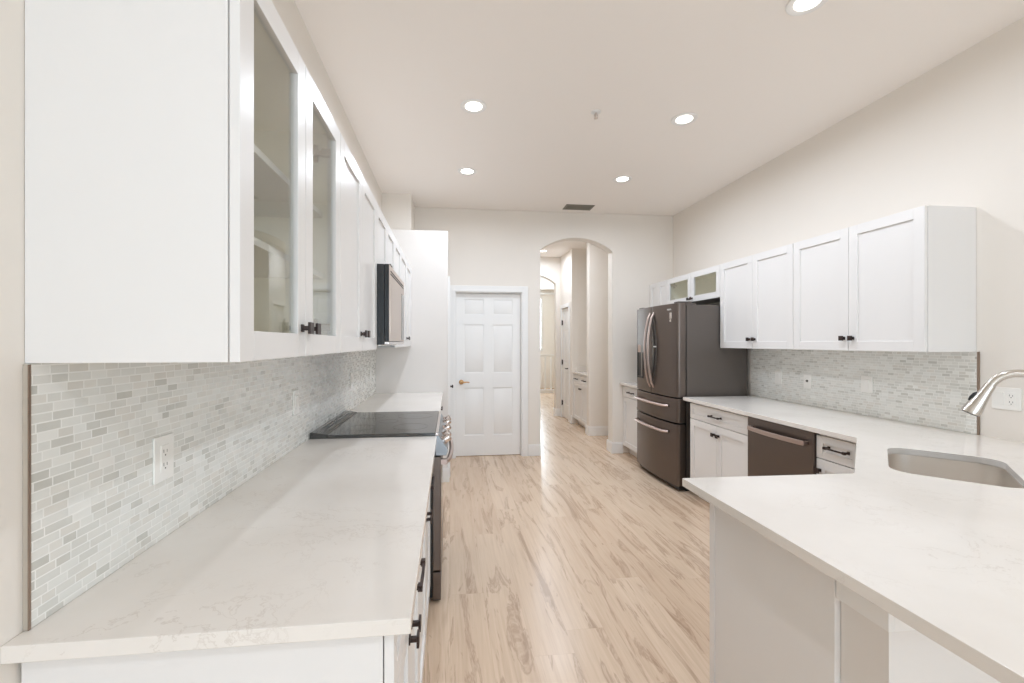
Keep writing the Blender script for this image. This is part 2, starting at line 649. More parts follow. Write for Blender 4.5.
# door in the far wall
d1 = empty('door_1', (DX0, FY, 0), 0, kind='structure')
sl = panel_door_mb(0.811, 2.03, 0.04, [(0.100, 0.350), (0.463, 0.712)], [(0.255, 0.85), (1.035, 1.64), (1.765, 1.955)])
for v in sl.bm.verts: v.co += Vector((0.012, 0.055, 0.008))
slab = sl.build('door_slab', M['trim'], d1, bevel=0.0015)
jm = MB()
jm.box(0, 0.010, 0.0, 0.155, 0, DZ).box(0.825, 0.835, 0.0, 0.155, 0, DZ).box(0.010, 0.825, 0.0, 0.155, 2.041, DZ)
jm.build('door_jamb', M['trim'], d1)
casing(d1, 0.0, 0.835, DZ, 0.075)
lv = lever(slab, 0.078, 0.93, 1)
lv.location = (0, 0.055, 0)

# pantry door in the closet's side, seen edge on
d2 = empty('door_2', (-0.022, 4.70, 0), PI / 2, kind='structure')
sl = panel_door_mb(0.60, 2.03, 0.02, [(0.08, 0.27), (0.33, 0.52)], [(0.255, 0.85), (1.035, 1.64), (1.765, 1.955)])
for v in sl.bm.verts: v.co += Vector((0, -0.021, 0.008))
slab2 = sl.build('door_slab', M['trim'], d2)
casing(d2, 0.0, 0.60, 2.045, 0.075, 0.020)
kn = MB().lathe([(0.020, 0.0), (0.020, -0.004), (0.008, -0.006), (0.008, -0.018), (0.016, -0.022), (0.018, -0.030), (0.012, -0.036)], (0.05, -0.021, 0.95), 20, 'y')
kn.build('door_knob', M['bronze'], slab2, smooth=True)


def baseboard(name, segs):
    m = MB()
    for x0, x1, y0, y1 in segs:
        m.box(x0, x1, y0, y1, 0, 0.125)
        cx0, cx1, cy0, cy1 = x0, x1, y0, y1
        if (x1 - x0) > (y1 - y0): cy0 += 0.006
        else: cx0 += 0.003; cx1 -= 0.003
        m.box(cx0, cx1, cy0, cy1, 0.125, 0.142)
    return tag(m.build(name, M['trim'], bevel=0.002), kind='structure')


baseboard('baseboard_far', [(0.975, AX0, FY - 0.016, FY - 0.0005), (AX1 - 0.016, 2.212, FY - 0.016, FY - 0.0005), (AX1 - 0.016, AX1 - 0.0005, FY - 0.0005, FY + 0.176)])
baseboard('baseboard_pantry', [(-0.112, -0.008, 4.488, 4.504), (-0.0215, -0.006, 4.505, 4.62)])

# hallway beyond the arch
HX = 2.115
tag(MB().box(HX, 3.0, 6.48, 6.615, 0, CZ).build('wall_hall_pier', M['wall'], bevel=0.008), kind='structure')
tag(MB().box(2.78, 2.9, 6.615, 7.50, 0, CZ).build('wall_niche', M['wall']), kind='structure')
# wall with the narrow hall door
tag(MB().plate([(7.50, 0), (7.665, 0), (7.665, 2.07), (8.165, 2.07), (8.165, 0), (8.30, 0), (8.30, CZ), (7.50, CZ)], [], 'x', 2.13, 2.25).build('wall_hall_right', M['wall'], bevel=0.004), kind='structure')
tag(MB().box(2.25, 2.78, 7.50, 7.62, 0, CZ).build('wall_niche_end', M['wall']), kind='structure')
tag(MB().box(2.75, 2.9, 5.58, 6.48, 0, CZ).build('wall_passage', M['wall']), kind='structure')
tag(MB().box(0.85, 0.99, 5.58, 8.30, 0, CZ).build('wall_hall_left', M['wall']), kind='structure')
hall_out = [(-1.2, 0), (1.08, 0)] + arc(1.08, 2.04, 2.56, 2.745)[::-1] + [(2.04, 0), (3.6, 0), (3.6, CZ), (-1.2, CZ)]
tag(MB().plate(hall_out, [], 'y', 8.30, 8.44).build('wall_hall_end', M['wall'], bevel=0.006, ang=1.2), kind='structure')
tag(MB().box(-1.35, -1.2, 8.30, 13.65, 0, CZ).build('wall_far_room_left', M['wall']), kind='structure')
tag(MB().box(3.6, 3.75, 8.30, 13.65, 0, CZ).build('wall_far_room_right', M['wall']), kind='structure')
tag(MB().plate([(-1.2, 0), (3.6, 0), (3.6, CZ), (-1.2, CZ)], [[(0.9, 1.15), (2.90, 1.15), (2.90, 2.85), (0.9, 2.85)]], 'y', 13.5, 13.65).build('wall_far_room_end', M['wall']), kind='structure')
tag(MB().box(-1.2, 3.6, 13.44, 13.5, 2.93, 2.99).build('trim_1', M['trim'], bevel=0.004), kind='structure')
baseboard('baseboard_hall', [(HX - 0.016, 2.75, 6.464, 6.479), (HX - 0.016, HX - 0.0005, 6.479, 6.63),
                             (2.024, 2.129, 8.284, 8.2995), (2.024, 2.0395, 8.2995, 8.456), (2.114, 2.1295, 7.484, 7.59)])
w2 = empty('window_2', (1.9, 13.5, 1.15), 0, kind='structure')
f = MB()
f.box(-1.0, 1.0, 0.02, 0.10, 0, 0.06).box(-1.0, 1.0, 0.02, 0.10, 1.64, 1.70).box(-1.0, -0.94, 0.02, 0.10, 0.06, 1.64).box(0.94, 1.0, 0.02, 0.10, 0.06, 1.64).box(-0.02, 0.02, 0.02, 0.10, 0.06, 1.64)
f.build('window_frame', M['trim'], w2, bevel=0.003)
MB().box(-0.94, 0.94, 0.055, 0.061, 0.06, 1.64).build('window_pane', M['glass'], w2)

# hall door, narrow
d3 = empty('door_3', (2.13, 7.665, 0), -PI / 2, kind='structure')
d3.rotation_euler = (0, 0, -PI / 2)
d3.location = (2.13, 8.165, 0)
sl = panel_door_mb(0.49, 2.04, 0.035, [(0.06, 0.22), (0.27, 0.43)], [(0.255, 0.85), (1.035, 1.64), (1.765, 1.955)])
for v in sl.bm.verts: v.co += Vector((0.005, 0.015, 0.012))
slab3 = sl.build('door_slab', M['trim'], d3)
lv = lever(slab3, 0.43, 0.95, -1, M['bronze'])
lv.location = (0, 0.015, 0)
casing(d3, 0.0, 0.50, 2.07, 0.07, 0.016)
for hz in (0.28, 1.05, 1.80):
    MB().box(-0.004, 0.010, -0.004, 0.02, hz - 0.045, hz + 0.045).tube([(0.003, -0.006, hz - 0.05), (0.003, -0.006, hz + 0.05)], 0.006, 8).build('hinge', M['bronze'], slab3, bevel=0.001)

# stair railing in the far room
rl = empty('stair_railing', (1.9, 12.1, 0), 0, 'white stair railing with square balusters far beyond the hall arch', 'railing')
MB().box(-0.6, 1.65, -0.03, 0.03, 1.03, 1.09).build('hand_rail', M['trim'], rl, bevel=0.006)
MB().box(-0.6, 1.65, -0.03, 0.03, 0.0, 0.10).build('bottom_rail', M['trim'], rl, bevel=0.004)
bal = None
for i in range(14):
    if bal is None:
        bal = MB().box(-0.02, 0.02, -0.02, 0.02, 0.10, 1.03).build('baluster', M['trim'], rl, bevel=0.003)
        b_ = bal
    else:
        b_ = bal.copy()
        COL.objects.link(b_)
        b_.parent = rl
    b_.location = (-0.55 + 0.165 * i, 0, 0)

# windows behind the camera
w1 = empty('window_1', (1.05, BY, 0), 0, kind='structure')
f = MB()
f.box(-1.6, -1.54, -0.12, -0.02, 0, 2.5).box(1.54, 1.6, -0.12, -0.02, 0, 2.5).box(-1.54, 1.54, -0.12, -0.02, 2.44, 2.5).box(-1.54, 1.54, -0.12, -0.02, 0, 0.06).box(-0.05, 0.05, -0.11, -0.03, 0.06, 2.44)
f.build('window_frame', M['trim'], w1, bevel=0.003)
MB().box(-1.54, 1.54, -0.075, -0.069, 0.06, 2.44).build('window_pane', M['glass'], w1)
w3 = empty('window_3', (RX, -1.75, 0.5), 0, kind='structure')
f = MB()
f.box(0.02, 0.12, -1.0, -0.94, 0, 2.1).box(0.02, 0.12, 0.94, 1.0, 0, 2.1).box(0.02, 0.12, -0.94, 0.94, 2.04, 2.1).box(0.02, 0.12, -0.94, 0.94, 0, 0.06).box(0.03, 0.11, -0.02, 0.02, 0.06, 2.04)
f.build('window_frame', M['trim'], w3, bevel=0.003)
MB().box(0.066, 0.072, -0.94, 0.94, 0.06, 2.04).build('window_pane', M['glass'], w3)

# knee wall under the peninsula's bar overhang, with the trim board under the stone
tag(MB().box(0.966, RX, 0.864, 0.983, 0, 0.883).build('wall_peninsula', M['white_wall']), kind='structure')  # beige knee wall whitened: daylight on its near face is put into the colour
tag(MB().box(0.952, 0.9655, 0.852, 0.983, 0.790, 0.883).box(0.9655, RX - 0.002, 0.852, 0.8635, 0.790, 0.883).build('trim_2', M['trim'], bevel=0.0015), kind='structure')

# ------------------------------------------------------------------ cabinet kit


def shaker_mb(x0, x1, z0, z1, rail=0.06, hollow=False, t=0.019):
    m = MB()
    m.box(x0, x0 + rail, 0, t, z0, z1).box(x1 - rail, x1, 0, t, z0, z1)
    m.box(x0 + rail, x1 - rail, 0, t, z0, z0 + rail).box(x0 + rail, x1 - rail, 0, t, z1 - rail, z1)
    if not hollow:
        m.box(x0 + rail - 0.001, x1 - rail + 0.001, 0.009, t - 0.002, z0 + rail - 0.001, z1 - rail + 0.001)
    return m


def knob(parent, x, z):
    k = MB().box(x - 0.006, x + 0.006, -0.020, 0.0, z - 0.006, z + 0.006)
    k.box(x - 0.010, x + 0.010, -0.004, 0.0, z - 0.010, z + 0.010)
    k.box(x - 0.0155, x + 0.0155, -0.027, -0.020, z - 0.0155, z + 0.0155)
    return k.build('knob', M['bronze'], parent, bevel=0.0012)


def pull(parent, x, z, ln=0.15):
    k = MB()
    h = ln / 2
    for s in (-1, 1):
        k.box(x + s * (h - 0.012) - 0.008, x + s * (h - 0.012) + 0.008, -0.006, 0.0, z - 0.009, z + 0.009)
        k.box(x + s * (h - 0.012) - 0.005, x + s * (h - 0.012) + 0.005, -0.030, -0.004, z - 0.006, z + 0.006)
        k.box(x + s * (h - 0.012) - 0.009, x + s * (h - 0.012) + 0.009, -0.037, -0.025, z - 0.008, z + 0.008)
    k.bar([(x - h, -0.031, z), (x - h * 0.6, -0.033, z), (x, -0.034, z), (x + h * 0.6, -0.033, z), (x + h, -0.031, z)], 0.009, 0.008)
    return k.build('pull', M['bronze'], parent, bevel=0.001)


def cabinet(label, group, loc, rz, w, h, d, fronts, base=False, glassy=False, shelves=(), hinge=None, cat='cabinet', name='wall_cabinet'):
    t = empty(name, loc, rz, label, cat, group)
    zb = 0.10 if base else 0.0
    Y0 = 0.021
    if glassy:
        s = 0.016
        b = MB().box(0, s, Y0, d, 0, h).box(w - s, w, Y0, d, 0, h).box(s, w - s, Y0, d, 0, s).box(s, w - s, Y0, d, h - s, h).box(s, w - s, d - 0.008, d, s, h - s)
        b.box(w / 2 - 0.012, w / 2 + 0.012, Y0, Y0 + 0.018, s, h - s)
        b.build('carcass', M['cab'], t, bevel=0.001)
        q = 0.002
        i = MB().box(s, s + q, Y0 + 0.02, d - 0.008, s, h - s).box(w - s - q, w - s, Y0 + 0.02, d - 0.008, s, h - s)
        i.box(s + q, w - s - q, d - 0.010, d - 0.008, s, h - s)
        i.box(s + q, w - s - q, Y0 + 0.02, d - 0.010, h - s - q, h - s).box(s + q, w - s - q, Y0 + 0.02, d - 0.010, s, s + q)
        i.build('lining', M['cab_in'], t)
        for z in shelves:
            MB().box(s + q + 0.001, w - s - q - 0.001, Y0 + 0.035, d - 0.012, z, z + 0.018).build('shelf', M['cab'], t, bevel=0.001)
    else:
        MB().box(0, w, Y0, d, zb, h).build('carcass', M['cab'], t, bevel=0.001)
    if base:
        MB().box(0.0, w, 0.085, d, 0, zb).build('toe_kick', M['cab'], t)
    for typ, x0, x1, z0, z1, hw in fronts:
        nm = 'drawer' if typ == 'drawer' else 'door'
        rail = 0.045 if typ == 'drawer' else 0.06
        fr = shaker_mb(x0, x1, z0, z1, rail, typ == 'glass').build(nm, M['cab'], t, bevel=0.0014)
        if typ == 'glass':
            fr['label'] = 'glass-fronted cabinet door'
            MB().box(x0 + 0.058, x1 - 0.058, 0.009, 0.013, z0 + 0.058, z1 - 0.058).build('glass_pane', M['glass'], fr)
        for k in hw or ():
            (knob if k[0] == 'knob' else pull)(fr, k[1], k[2])
    if hinge:
        for x, z in hinge:
            sgn = -1 if x > w / 2 else 1
            MB().box(x, x + sgn * 0.012, Y0 + 0.03, Y0 + 0.085, z - 0.008, z + 0.008).box(x, x + sgn * 0.006, Y0 + 0.05, Y0 + 0.065, z - 0.03, z + 0.03).box(x, x + sgn * 0.020, Y0 + 0.002, Y0 + 0.035, z - 0.012, z + 0.012).build('hinge', M['chrome'], t, bevel=0.001)
    return t


G = 0.0015


def pair(w, z0, z1, kz, typ='door'):
    c = w / 2
    return [(typ, G, c - G, z0, z1, [('knob', c - 0.032, kz)]), (typ, c + G, w - G, z0, z1, [('knob', c + 0.032, kz)])]


def base_fronts(w, style='pair'):
    dz0, dz1 = 0.105, 0.728
    fr = [('drawer', G, w - G, 0.733, 0.868, [('pull', w / 2, 0.802)])]
    if style == 'pair':
        fr += pair(w, dz0, dz1, 0.650)
    elif style == 'near':
        fr += [('door', G, w - G, dz0, dz1, [('knob', 0.035, 0.650)])]
    elif style == 'far':
        fr += [('door', G, w - G, dz0, dz1, [('knob', w - 0.035, 0.650)])]
    return fr


LF, RF = -0.39, 2.575            # upper door faces
UB, UT = 1.372, 2.174
LB = 1.387
R90 = PI / 2
GL = 'white upper cabinets along the left wall'
H = UT + 0.004 - LB
cabinet('large glass-fronted white wall cabinet nearest the camera above the left counter', GL, (LF, 0.865, LB), R90, 0.755, H, 0.359,
        pair(0.755, 0, H, 0.075, 'glass'), glassy=True, shelves=(0.262, 0.475), hinge=[(0.737, 0.70), (0.737, 0.09)])
cabinet('solid two-door white wall cabinet left of the microwave', GL, (LF, 1.6215, LB), R90, 0.787, H, 0.359, pair(0.787, 0, H, 0.075))
h2 = UT + 0.004 - 1.852
cabinet('short white wall cabinet directly above the microwave', GL, (LF, 2.4105, 1.852), R90, 0.759, h2, 0.359, pair(0.759, 0, h2, 0.04))
cabinet('single-door white wall cabinet just past the microwave', GL, (LF, 3.1715, LB), R90, 0.40, H, 0.359,
        [('door', G, 0.40 - G, 0, H, [('knob', 0.035, 0.075)])])
cabinet('two-door white wall cabinet against the pantry wall', GL, (LF, 3.573, LB), R90, 0.93, H, 0.359, pair(0.93, 0, H, 0.075))
GR = 'white upper cabinets along the right wall'
HR = UT - UB
cabinet('white wall cabinet at the near end of the right run, beside bare wall', GR, (RF, 3.0285, UB), -R90, 0.922, HR, 0.324, pair(0.922, 0, HR, 0.08))
cabinet('white wall cabinet with two solid doors next to the refrigerator', GR, (RF, 3.927, UB), -R90, 0.897, HR, 0.324, pair(0.897, 0, HR, 0.08))
h3 = UT - 1.860
cabinet('short glass-door white cabinet above the refrigerator', GR, (RF, 4.957, 1.860), -R90, 1.028, h3, 0.324, pair(1.028, 0, h3, 0.035, 'glass'), glassy=True, hinge=[(0.017, 0.24), (0.017, 0.06)])
cabinet('white wall cabinet in the far right corner beyond the refrigerator', GR, (RF, 5.415, UB), -R90, 0.456, HR, 0.324, pair(0.456, 0, HR, 0.08))

# base cabinets, left
LBF = -0.106
GB = 'white base cabinets under the left counter'


def bcab(label, group, loc, rz, w, d, style):
    return cabinet(label, group, loc, rz, w, 0.883, d, base_fronts(w, style), base=True, name='base_cabinet')


bcab('white base cabinet at the near end of the left counter', GB, (LBF, 0.852, 0), R90, 0.677, 0.637, 'pair')
bcab('white base cabinet between the near end cabinet and the range', GB, (LBF, 1.530, 0), R90, 0.875, 0.637, 'pair')
bcab('white base cabinet just beyond the range', GB, (LBF, 3.178, 0), R90, 0.66, 0.637, 'far')
bcab('white base cabinet tucked against the pantry wall', GB, (LBF, 3.839, 0), R90, 0.645, 0.637, 'far')
# base cabinets, right
RBF = 2.20
GRB = 'white base cabinets under the right counter'
bcab('white two-door base cabinet between refrigerator and dishwasher', GRB, (RBF, 3.805, 0), -R90, 0.804, 0.699, 'pair')
cabinet('narrow white base cabinet between dishwasher and sink corner', GRB, (RBF, 2.408, 0), -R90, 0.285, 0.883, 0.699,
        [('drawer', G, 0.285 - G, 0.733, 0.868, [('pull', 0.155, 0.808)]), ('door', G, 0.285 - G, 0.105, 0.728, [('knob', 0.028, 0.66)])], base=True, name='base_cabinet')
bcab('small white base cabinet in the far corner behind the refrigerator', GRB, (2.215, 5.415, 0), -R90, 0.53, 0.684, 'far')
# corner sink cabinet: diagonal front panels, open inside
sc_ = empty('sink_cabinet', (2.185, 2.075, 0), math.radians(223.5), 'white diagonal corner cabinet under the sink', 'cabinet')
MB().box(0.02, 0.755, 0.03, 0.045, 0.10, 0.883).build('carcass', M['cab'], sc_)
fr = shaker_mb(0.03, 0.386, 0.105, 0.728).build('door', M['cab'], sc_, bevel=0.0014); knob(fr, 0.355, 0.65)
for v in (fr,): v.location.y = 0.010
fr = shaker_mb(0.389, 0.745, 0.105, 0.728).build('door', M['cab'], sc_, bevel=0.0014); knob(fr, 0.42, 0.65)
fr.location.y = 0.010
fr = shaker_mb(0.03, 0.745, 0.733, 0.868, 0.045).build('false_drawer_front', M['cab'], sc_, bevel=0.0014)
fr.location.y = 0.010
# peninsula cabinet (front faces the far end of the kitchen)
pc = cabinet('white end cabinet of the peninsula facing the aisle', None, (1.575, 1.505, 0), PI, 0.609, 0.883, 0.52,
             base_fronts(0.609, 'pair'), base=True, name='peninsula_cabinet')
MB().box(0.609, 0.625, 0.0, 0.52, 0, 0.883).build('end_panel', M['cab'], pc, bevel=0.001)
MB().box(0.6255, 0.629, 0.0, 0.028, 0, 0.883).build('corner_strip', M['cab'], pc, bevel=0.001)

# niche cabinet in hall
cabinet('white cabinet built into the hallway niche beyond the arch', None, (2.155, 7.495, 0), -R90, 0.875, 0.883, 0.60,
        [('drawer', G, 0.4375 - G, 0.733, 0.868, [('pull', 0.22, 0.802)]), ('drawer', 0.4375 + G, 0.875 - G, 0.733, 0.868, [('pull', 0.655, 0.802)])] + pair(0.875, 0.105, 0.728, 0.65), base=True, name='niche_cabinet')
MB().box(2.140, 2.778, 6.617, 7.498, 0.884, 0.914).box(2.19, 2.778, 7.480, 7.498, 0.914, 1.01).build('niche_countertop', M['quartz'], bevel=0.002)
tag(bpy.data.objects['niche_countertop'], 'white stone top with short splash on the hallway niche cabinet', 'countertop')

# ------------------------------------------------------------------ countertops and splash
def top(mb, label, name='countertop'):
    return tag(mb.build(name, M['quartz'], bevel=0.002, ang=0.7), label, 'countertop')


top(MB().box(LX + 0.0005, -0.072, 0.822, 2.408, 0.884, 0.914), 'pale quartz countertop in the left foreground, in front of the range')
top(MB().box(LX + 0.0005, -0.072, 3.174, 4.5035, 0.884, 0.914), 'pale quartz countertop beyond the range, against the pantry wall')
top(MB().box(2.17, RX - 0.0005, 4.86, 5.418, 0.884, 0.914), 'small quartz countertop in the far corner behind the refrigerator')

# sink cut-out: rounded rectangle turned 45 degrees
SC, SA = Vector((2.066, 1.600)), math.radians(42.5)
SL, SW = 0.545, 0.375


def rrect(L, W, r, k=8):
    pts = []
    for cx_, cy_, a0 in ((L / 2 - r, W / 2 - r, 0), (-L / 2 + r, W / 2 - r, 90), (-L / 2 + r, -W / 2 + r, 180), (L / 2 - r, -W / 2 + r, 270)):
        for i in range(k + 1):
            a = math.radians(a0 + 90 * i / k)
            pts.append((cx_ + r * math.cos(a), cy_ + r * math.sin(a)))
    return pts


def rot2(p, a=SA, c=SC):
    return (c.x + p[0] * math.cos(a) - p[1] * math.sin(a), c.y + p[0] * math.sin(a) + p[1] * math.cos(a))


hole = [rot2(p) for p in rrect(SL, SW, 0.085)]
pen = [(RX - 0.0005, 3.872), (2.168, 3.872), (2.168, 2.112), (1.568, 1.538), (0.868, 1.556), (0.868, 0.48), (RX - 0.0005, 0.48)]
top(MB().plate(pen, [hole], 'z', 0.884, 0.914), 'large white quartz countertop wrapping the sink corner and peninsula on the right')

# sink bowl
sk = empty('sink', (SC.x, SC.y, 0.0), SA, 'undermount stainless steel sink set in the corner of the right counter', 'sink')
bm = MB()
loops = []
for off, r, z in ((0.028, 0.10, 0.8835), (0.0, 0.088, 0.8835), (0.0, 0.088, 0.87), (-0.010, 0.085, 0.72), (-0.016, 0.08, 0.700), (-0.040, 0.07, 0.684), (-0.30, 0.04, 0.680)):
    loops.append([bm.bm.verts.new((x, y, z)) for x, y in rrect(SL + off + 0.004, SW + max(off, -0.30) + 0.004, r)])
for a, b_ in zip(loops, loops[1:]):
    n_ = len(a)
    for i in range(n_):
        bm.bm.faces.new((a[i], a[(i + 1) % n_], b_[(i + 1) % n_], b_[i]))
bm.bm.faces.new(loops[-1])
bmesh.ops.recalc_face_normals(bm.bm, faces=bm.bm.faces[:])
bowl = bm.build('bowl', M['sink'], sk, smooth=True)
md = bowl.modifiers.new('solid', 'SOLIDIFY'); md.thickness = 0.0015; md.offset = -1
MB().lathe([(0.0445, 0.6835), (0.042, 0.686), (0.034, 0.684), (0.030, 0.6825)], (0, 0, 0), 28).build('drain', M['chrome'], sk, smooth=True)

# faucet, behind the sink, arching back over it
fb = rot2((0.02, -(SW / 2 + 0.095)))
fc = empty('faucet', (fb[0], fb[1], 0.9142), math.radians(135), 'brushed nickel gooseneck pull-down faucet behind the corner sink', 'faucet')
# local +x points over the bowl
m = MB().lathe([(0.030, 0.0), (0.031, 0.006), (0.026, 0.016), (0.022, 0.05), (0.022, 0.085), (0.018, 0.10)], (0, 0, 0), 28)
m.build('base', M['steel'], fc, smooth=True)
path = [(0, 0, 0.095), (0, 0, 0.18), (0, 0, 0.304)]
for i in range(1, 17):
    a = PI * 0.885 * i / 16
    path.append((0.085 - 0.085 * math.cos(a), 0, 0.304 + 0.085 * math.sin(a)))
m = MB().tube(path, 0.0155, 20, up=(0, 1, 0))
m.build('neck', M['steel'], fc, smooth=True)
e0 = Vector(path[-1]); dr = (Vector(path[-1]) - Vector(path[-2])).normalized()
hp = [e0 + dr * s for s in (-0.004, 0.012, 0.035, 0.07, 0.105, 0.121, 0.125)]
head = MB().tube(hp, [0.0170, 0.0175, 0.0195, 0.0245, 0.0295, 0.0305, 0.027], 24, up=(0, 1, 0)).build('spray_head', M['steel'], fc, smooth=True)
bc = e0 + dr * 0.058
sd = Vector((dr.z, 0, -dr.x)); sd = sd if sd.x > 0 else -sd
MB().tube([bc + sd * 0.0190 - dr * 0.020, bc + sd * 0.0225 - dr * 0.010, bc + sd * 0.0250 + dr * 0.008, bc + sd * 0.0265 + dr * 0.022], [0.003, 0.007, 0.007, 0.003], 12, up=(0, 1, 0)).build('spray_button', M['blackplastic'], head, smooth=True)
MB().tube([e0 + dr * 0.124, e0 + dr * 0.128], 0.025, 24, up=(0, 1, 0)).build('spray_face', M['blackplastic'], head, smooth=True)
MB().tube([(0, 0.018, 0.055), (0, 0.045, 0.062), (0.0, 0.06, 0.075), (0.0, 0.085, 0.115)], [0.011, 0.010, 0.007, 0.006], 14, up=(1, 0, 0)).build('lever', M['steel'], fc, smooth=True)

# mosaic splashes
bs = empty('tile_backsplash', (LX, 0.862, 0), 0, 'linear mosaic tile backsplash on the left wall above the counter', 'backsplash')
MB().box(0.0005, 0.0095, 0.004, 3.638, 0.915, LB - 0.001).build('tile_field', M['mosaic'], bs)
MB().box(0.0005, 0.0092, 0.0, 0.004, 0.915, LB - 0.002).build('edge_mortar', M['tileedge'], bs)
MB().box(0.0092, 0.0108, -0.001, 0.004, 0.915, LB - 0.002).build('edge_trim', M['tiletrim'], bs)
bs = empty('tile_backsplash', (RX, 2.09, 0), 0, 'linear mosaic tile backsplash on the right wall behind the dishwasher run', 'backsplash')
MB().box(-0.011, -0.0005, 0.006, 1.83, 0.915, UB - 0.001).build('tile_field', M['mosaic'], bs)
MB().box(-0.013, -0.0005, 0.0, 0.006, 0.915, UB + 0.001).build('edge_trim', M['tiletrim'], bs)

# ------------------------------------------------------------------ wall plates


def outlet_insert(t, cx_, kind):
    if kind == 'duplex':
        q = MB().box(cx_ - 0.0165, cx_ + 0.0165, -0.0075, -0.005, -0.034, 0.034).build('receptacle', M['plate'], t, bevel=0.001)
        s = MB()
        for zc in (0.017, -0.017):
            s.box(cx_ - 0.0075, cx_ - 0.0055, -0.0079, -0.0074, zc - 0.003, zc + 0.006)
            s.box(cx_ + 0.0055, cx_ + 0.0075, -0.0079, -0.0074, zc - 0.003, zc + 0.005)
            s.box(cx_ - 0.002, cx_ + 0.002, -0.0079, -0.0074, zc - 0.011, zc - 0.007)
        s.build('socket_slots', M['slot'], q)
    elif kind == 'rocker':
        r = MB()
        r.prism([(-0.0075, 0.0), (-0.011, 0.033), (-0.005, 0.033), (-0.005, -0.033), (-0.0075, -0.033)], 'x', cx_ - 0.0165, cx_ + 0.0165)
        r.build('rocker_switch', M['plate'], t, bevel=0.0008)
    elif kind == 'jack':
        MB().lathe([(0.010, -0.005), (0.010, -0.008), (0.005, -0.009), (0.005, -0.016)], (cx_, 0, 0), 14, 'y').build('cable_jack', M['slot'], t, smooth=True)


def wall_plate(loc, rz, w, kinds, label, group=None):
    t = empty('wall_plate', loc, rz, label, 'outlet', group)
    MB().box(-w / 2, w / 2, -0.0055, 0, -0.0585, 0.0585).build('cover_plate', M['plate'], t, bevel=0.002)
    nk = len(kinds)
    for i, k in enumerate(kinds):
        outlet_insert(t, (i - (nk - 1) / 2) * 0.046, k)
    return t


XL = LX + 0.0097
wall_plate((XL, 1.224, 1.125), R90, 0.078, ['duplex'], 'white outlet plate on the left mosaic splash, nearest the camera')
wall_plate((XL, 2.205, 1.137), R90, 0.078, ['rocker'], 'white switch plate on the left mosaic splash, just before the range')
wall_plate((XL, 3.40, 1.137), R90, 0.078, ['duplex'], 'white outlet plate on the left splash, just beyond the range')
wall_plate((XL, 4.20, 1.137), R90, 0.078, ['rocker'], 'white plate on the left splash, farthest away by the pantry wall')
XR = RX - 0.0112
wall_plate((XR, 3.562, 1.117), -R90, 0.075, ['rocker'], 'white switch plate on the right mosaic splash, nearest the refrigerator')
wall_plate((XR, 3.244, 1.112), -R90, 0.075, ['jack'], 'white cable jack plate with dark dot on the right mosaic splash')
wall_plate((XR, 2.735, 1.133), -R90, 0.085, ['rocker'], 'white switch plate on the right mosaic splash, nearest the sink')
wall_plate((RX - 0.0005, 1.974, 1.130), -R90, 0.122, ['rocker', 'duplex'], 'double switch and outlet plate on bare wall behind the faucet')

# ------------------------------------------------------------------ refrigerator
fr = empty('refrigerator', (2.145, 4.840, 0), -R90, 'black stainless french-door refrigerator with two freezer drawers', 'refrigerator')
FW = 0.908


def bulge(x):
    q = (x - FW / 2) / (FW / 2)
    return -0.038 + 0.038 * q * q


def front_profile(x0, x1, back=0.085, rl=0.012, rr=0.012, k=14):
    pts = [(x1, back), (x0, back)]
    for i in range(5):
        a = PI / 2 * i / 4
        pts.append((x0 + rl * (1 - math.cos(a)), bulge(x0) + rl * (1 - math.sin(a))))
    for i in range(1, k):
        x = x0 + rl + (x1 - x0 - rl - rr) * i / k
        pts.append((x, bulge(x)))
    for i in range(5):
        a = PI / 2 * (1 - i / 4)
        pts.append((x1 - rr * (1 - math.cos(a)), bulge(x1) + rr * (1 - math.sin(a))))
    return pts


MB().box(0.006, FW - 0.006, 0.098, 0.72, 0.025, 1.785).build('cabinet_body', M['bss_side'], fr, bevel=0.004)
MB().box(0.02, FW - 0.02, 0.03, 0.098, 0.012, 0.055).box(0.03, 0.09, 0.10, 0.16, 0.0, 0.025).box(FW - 0.09, FW - 0.03, 0.10, 0.16, 0.0, 0.025).box(0.03, 0.09, 0.62, 0.68, 0.0, 0.025).box(FW - 0.09, FW - 0.03, 0.62, 0.68, 0.0, 0.025).build('kick_grille', M['blackplastic'], fr)
MB().box(0.012, FW - 0.012, 0.086, 0.098, 0.06, 1.78).build('door_gasket', M['blackplastic'], fr)
dl = MB().prism(front_profile(0.0, FW / 2 - 0.003, rr=0.005), 'z', 0.897, 1.800).build('door', M['bss'], fr, bevel=0.003, ang=1.0)
drr = MB().prism(front_profile(FW / 2 + 0.003, FW, rl=0.005, rr=0.03), 'z', 0.897, 1.800).build('door', M['bss'], fr, bevel=0.003, ang=1.0)
dm = MB().prism(front_profile(0.0, FW, rr=0.03), 'z', 0.655, 0.885).build('freezer_drawer', M['bss'], fr, bevel=0.003, ang=1.0)
db = MB().prism(front_profile(0.0, FW, rr=0.03), 'z', 0.055, 0.640).build('freezer_drawer', M['bss'], fr, bevel=0.003, ang=1.0)
for x, par in ((FW / 2 - 0.040, dl), (FW / 2 + 0.040, drr)):
    pth = []
    for i in range(17):
        t_ = i / 16
        z = 0.955 + (1.735 - 0.955) * t_
        yy = -0.040 - 0.058 * math.sin(PI * t_) ** 0.75 if 0 < i < 16 else -0.030
        pth.append((x, yy, z))
    MB().tube(pth, 0.0145, 12, flat=0.75, up=(0, 1, 0)).build('handle', M['handle'], par, smooth=True)
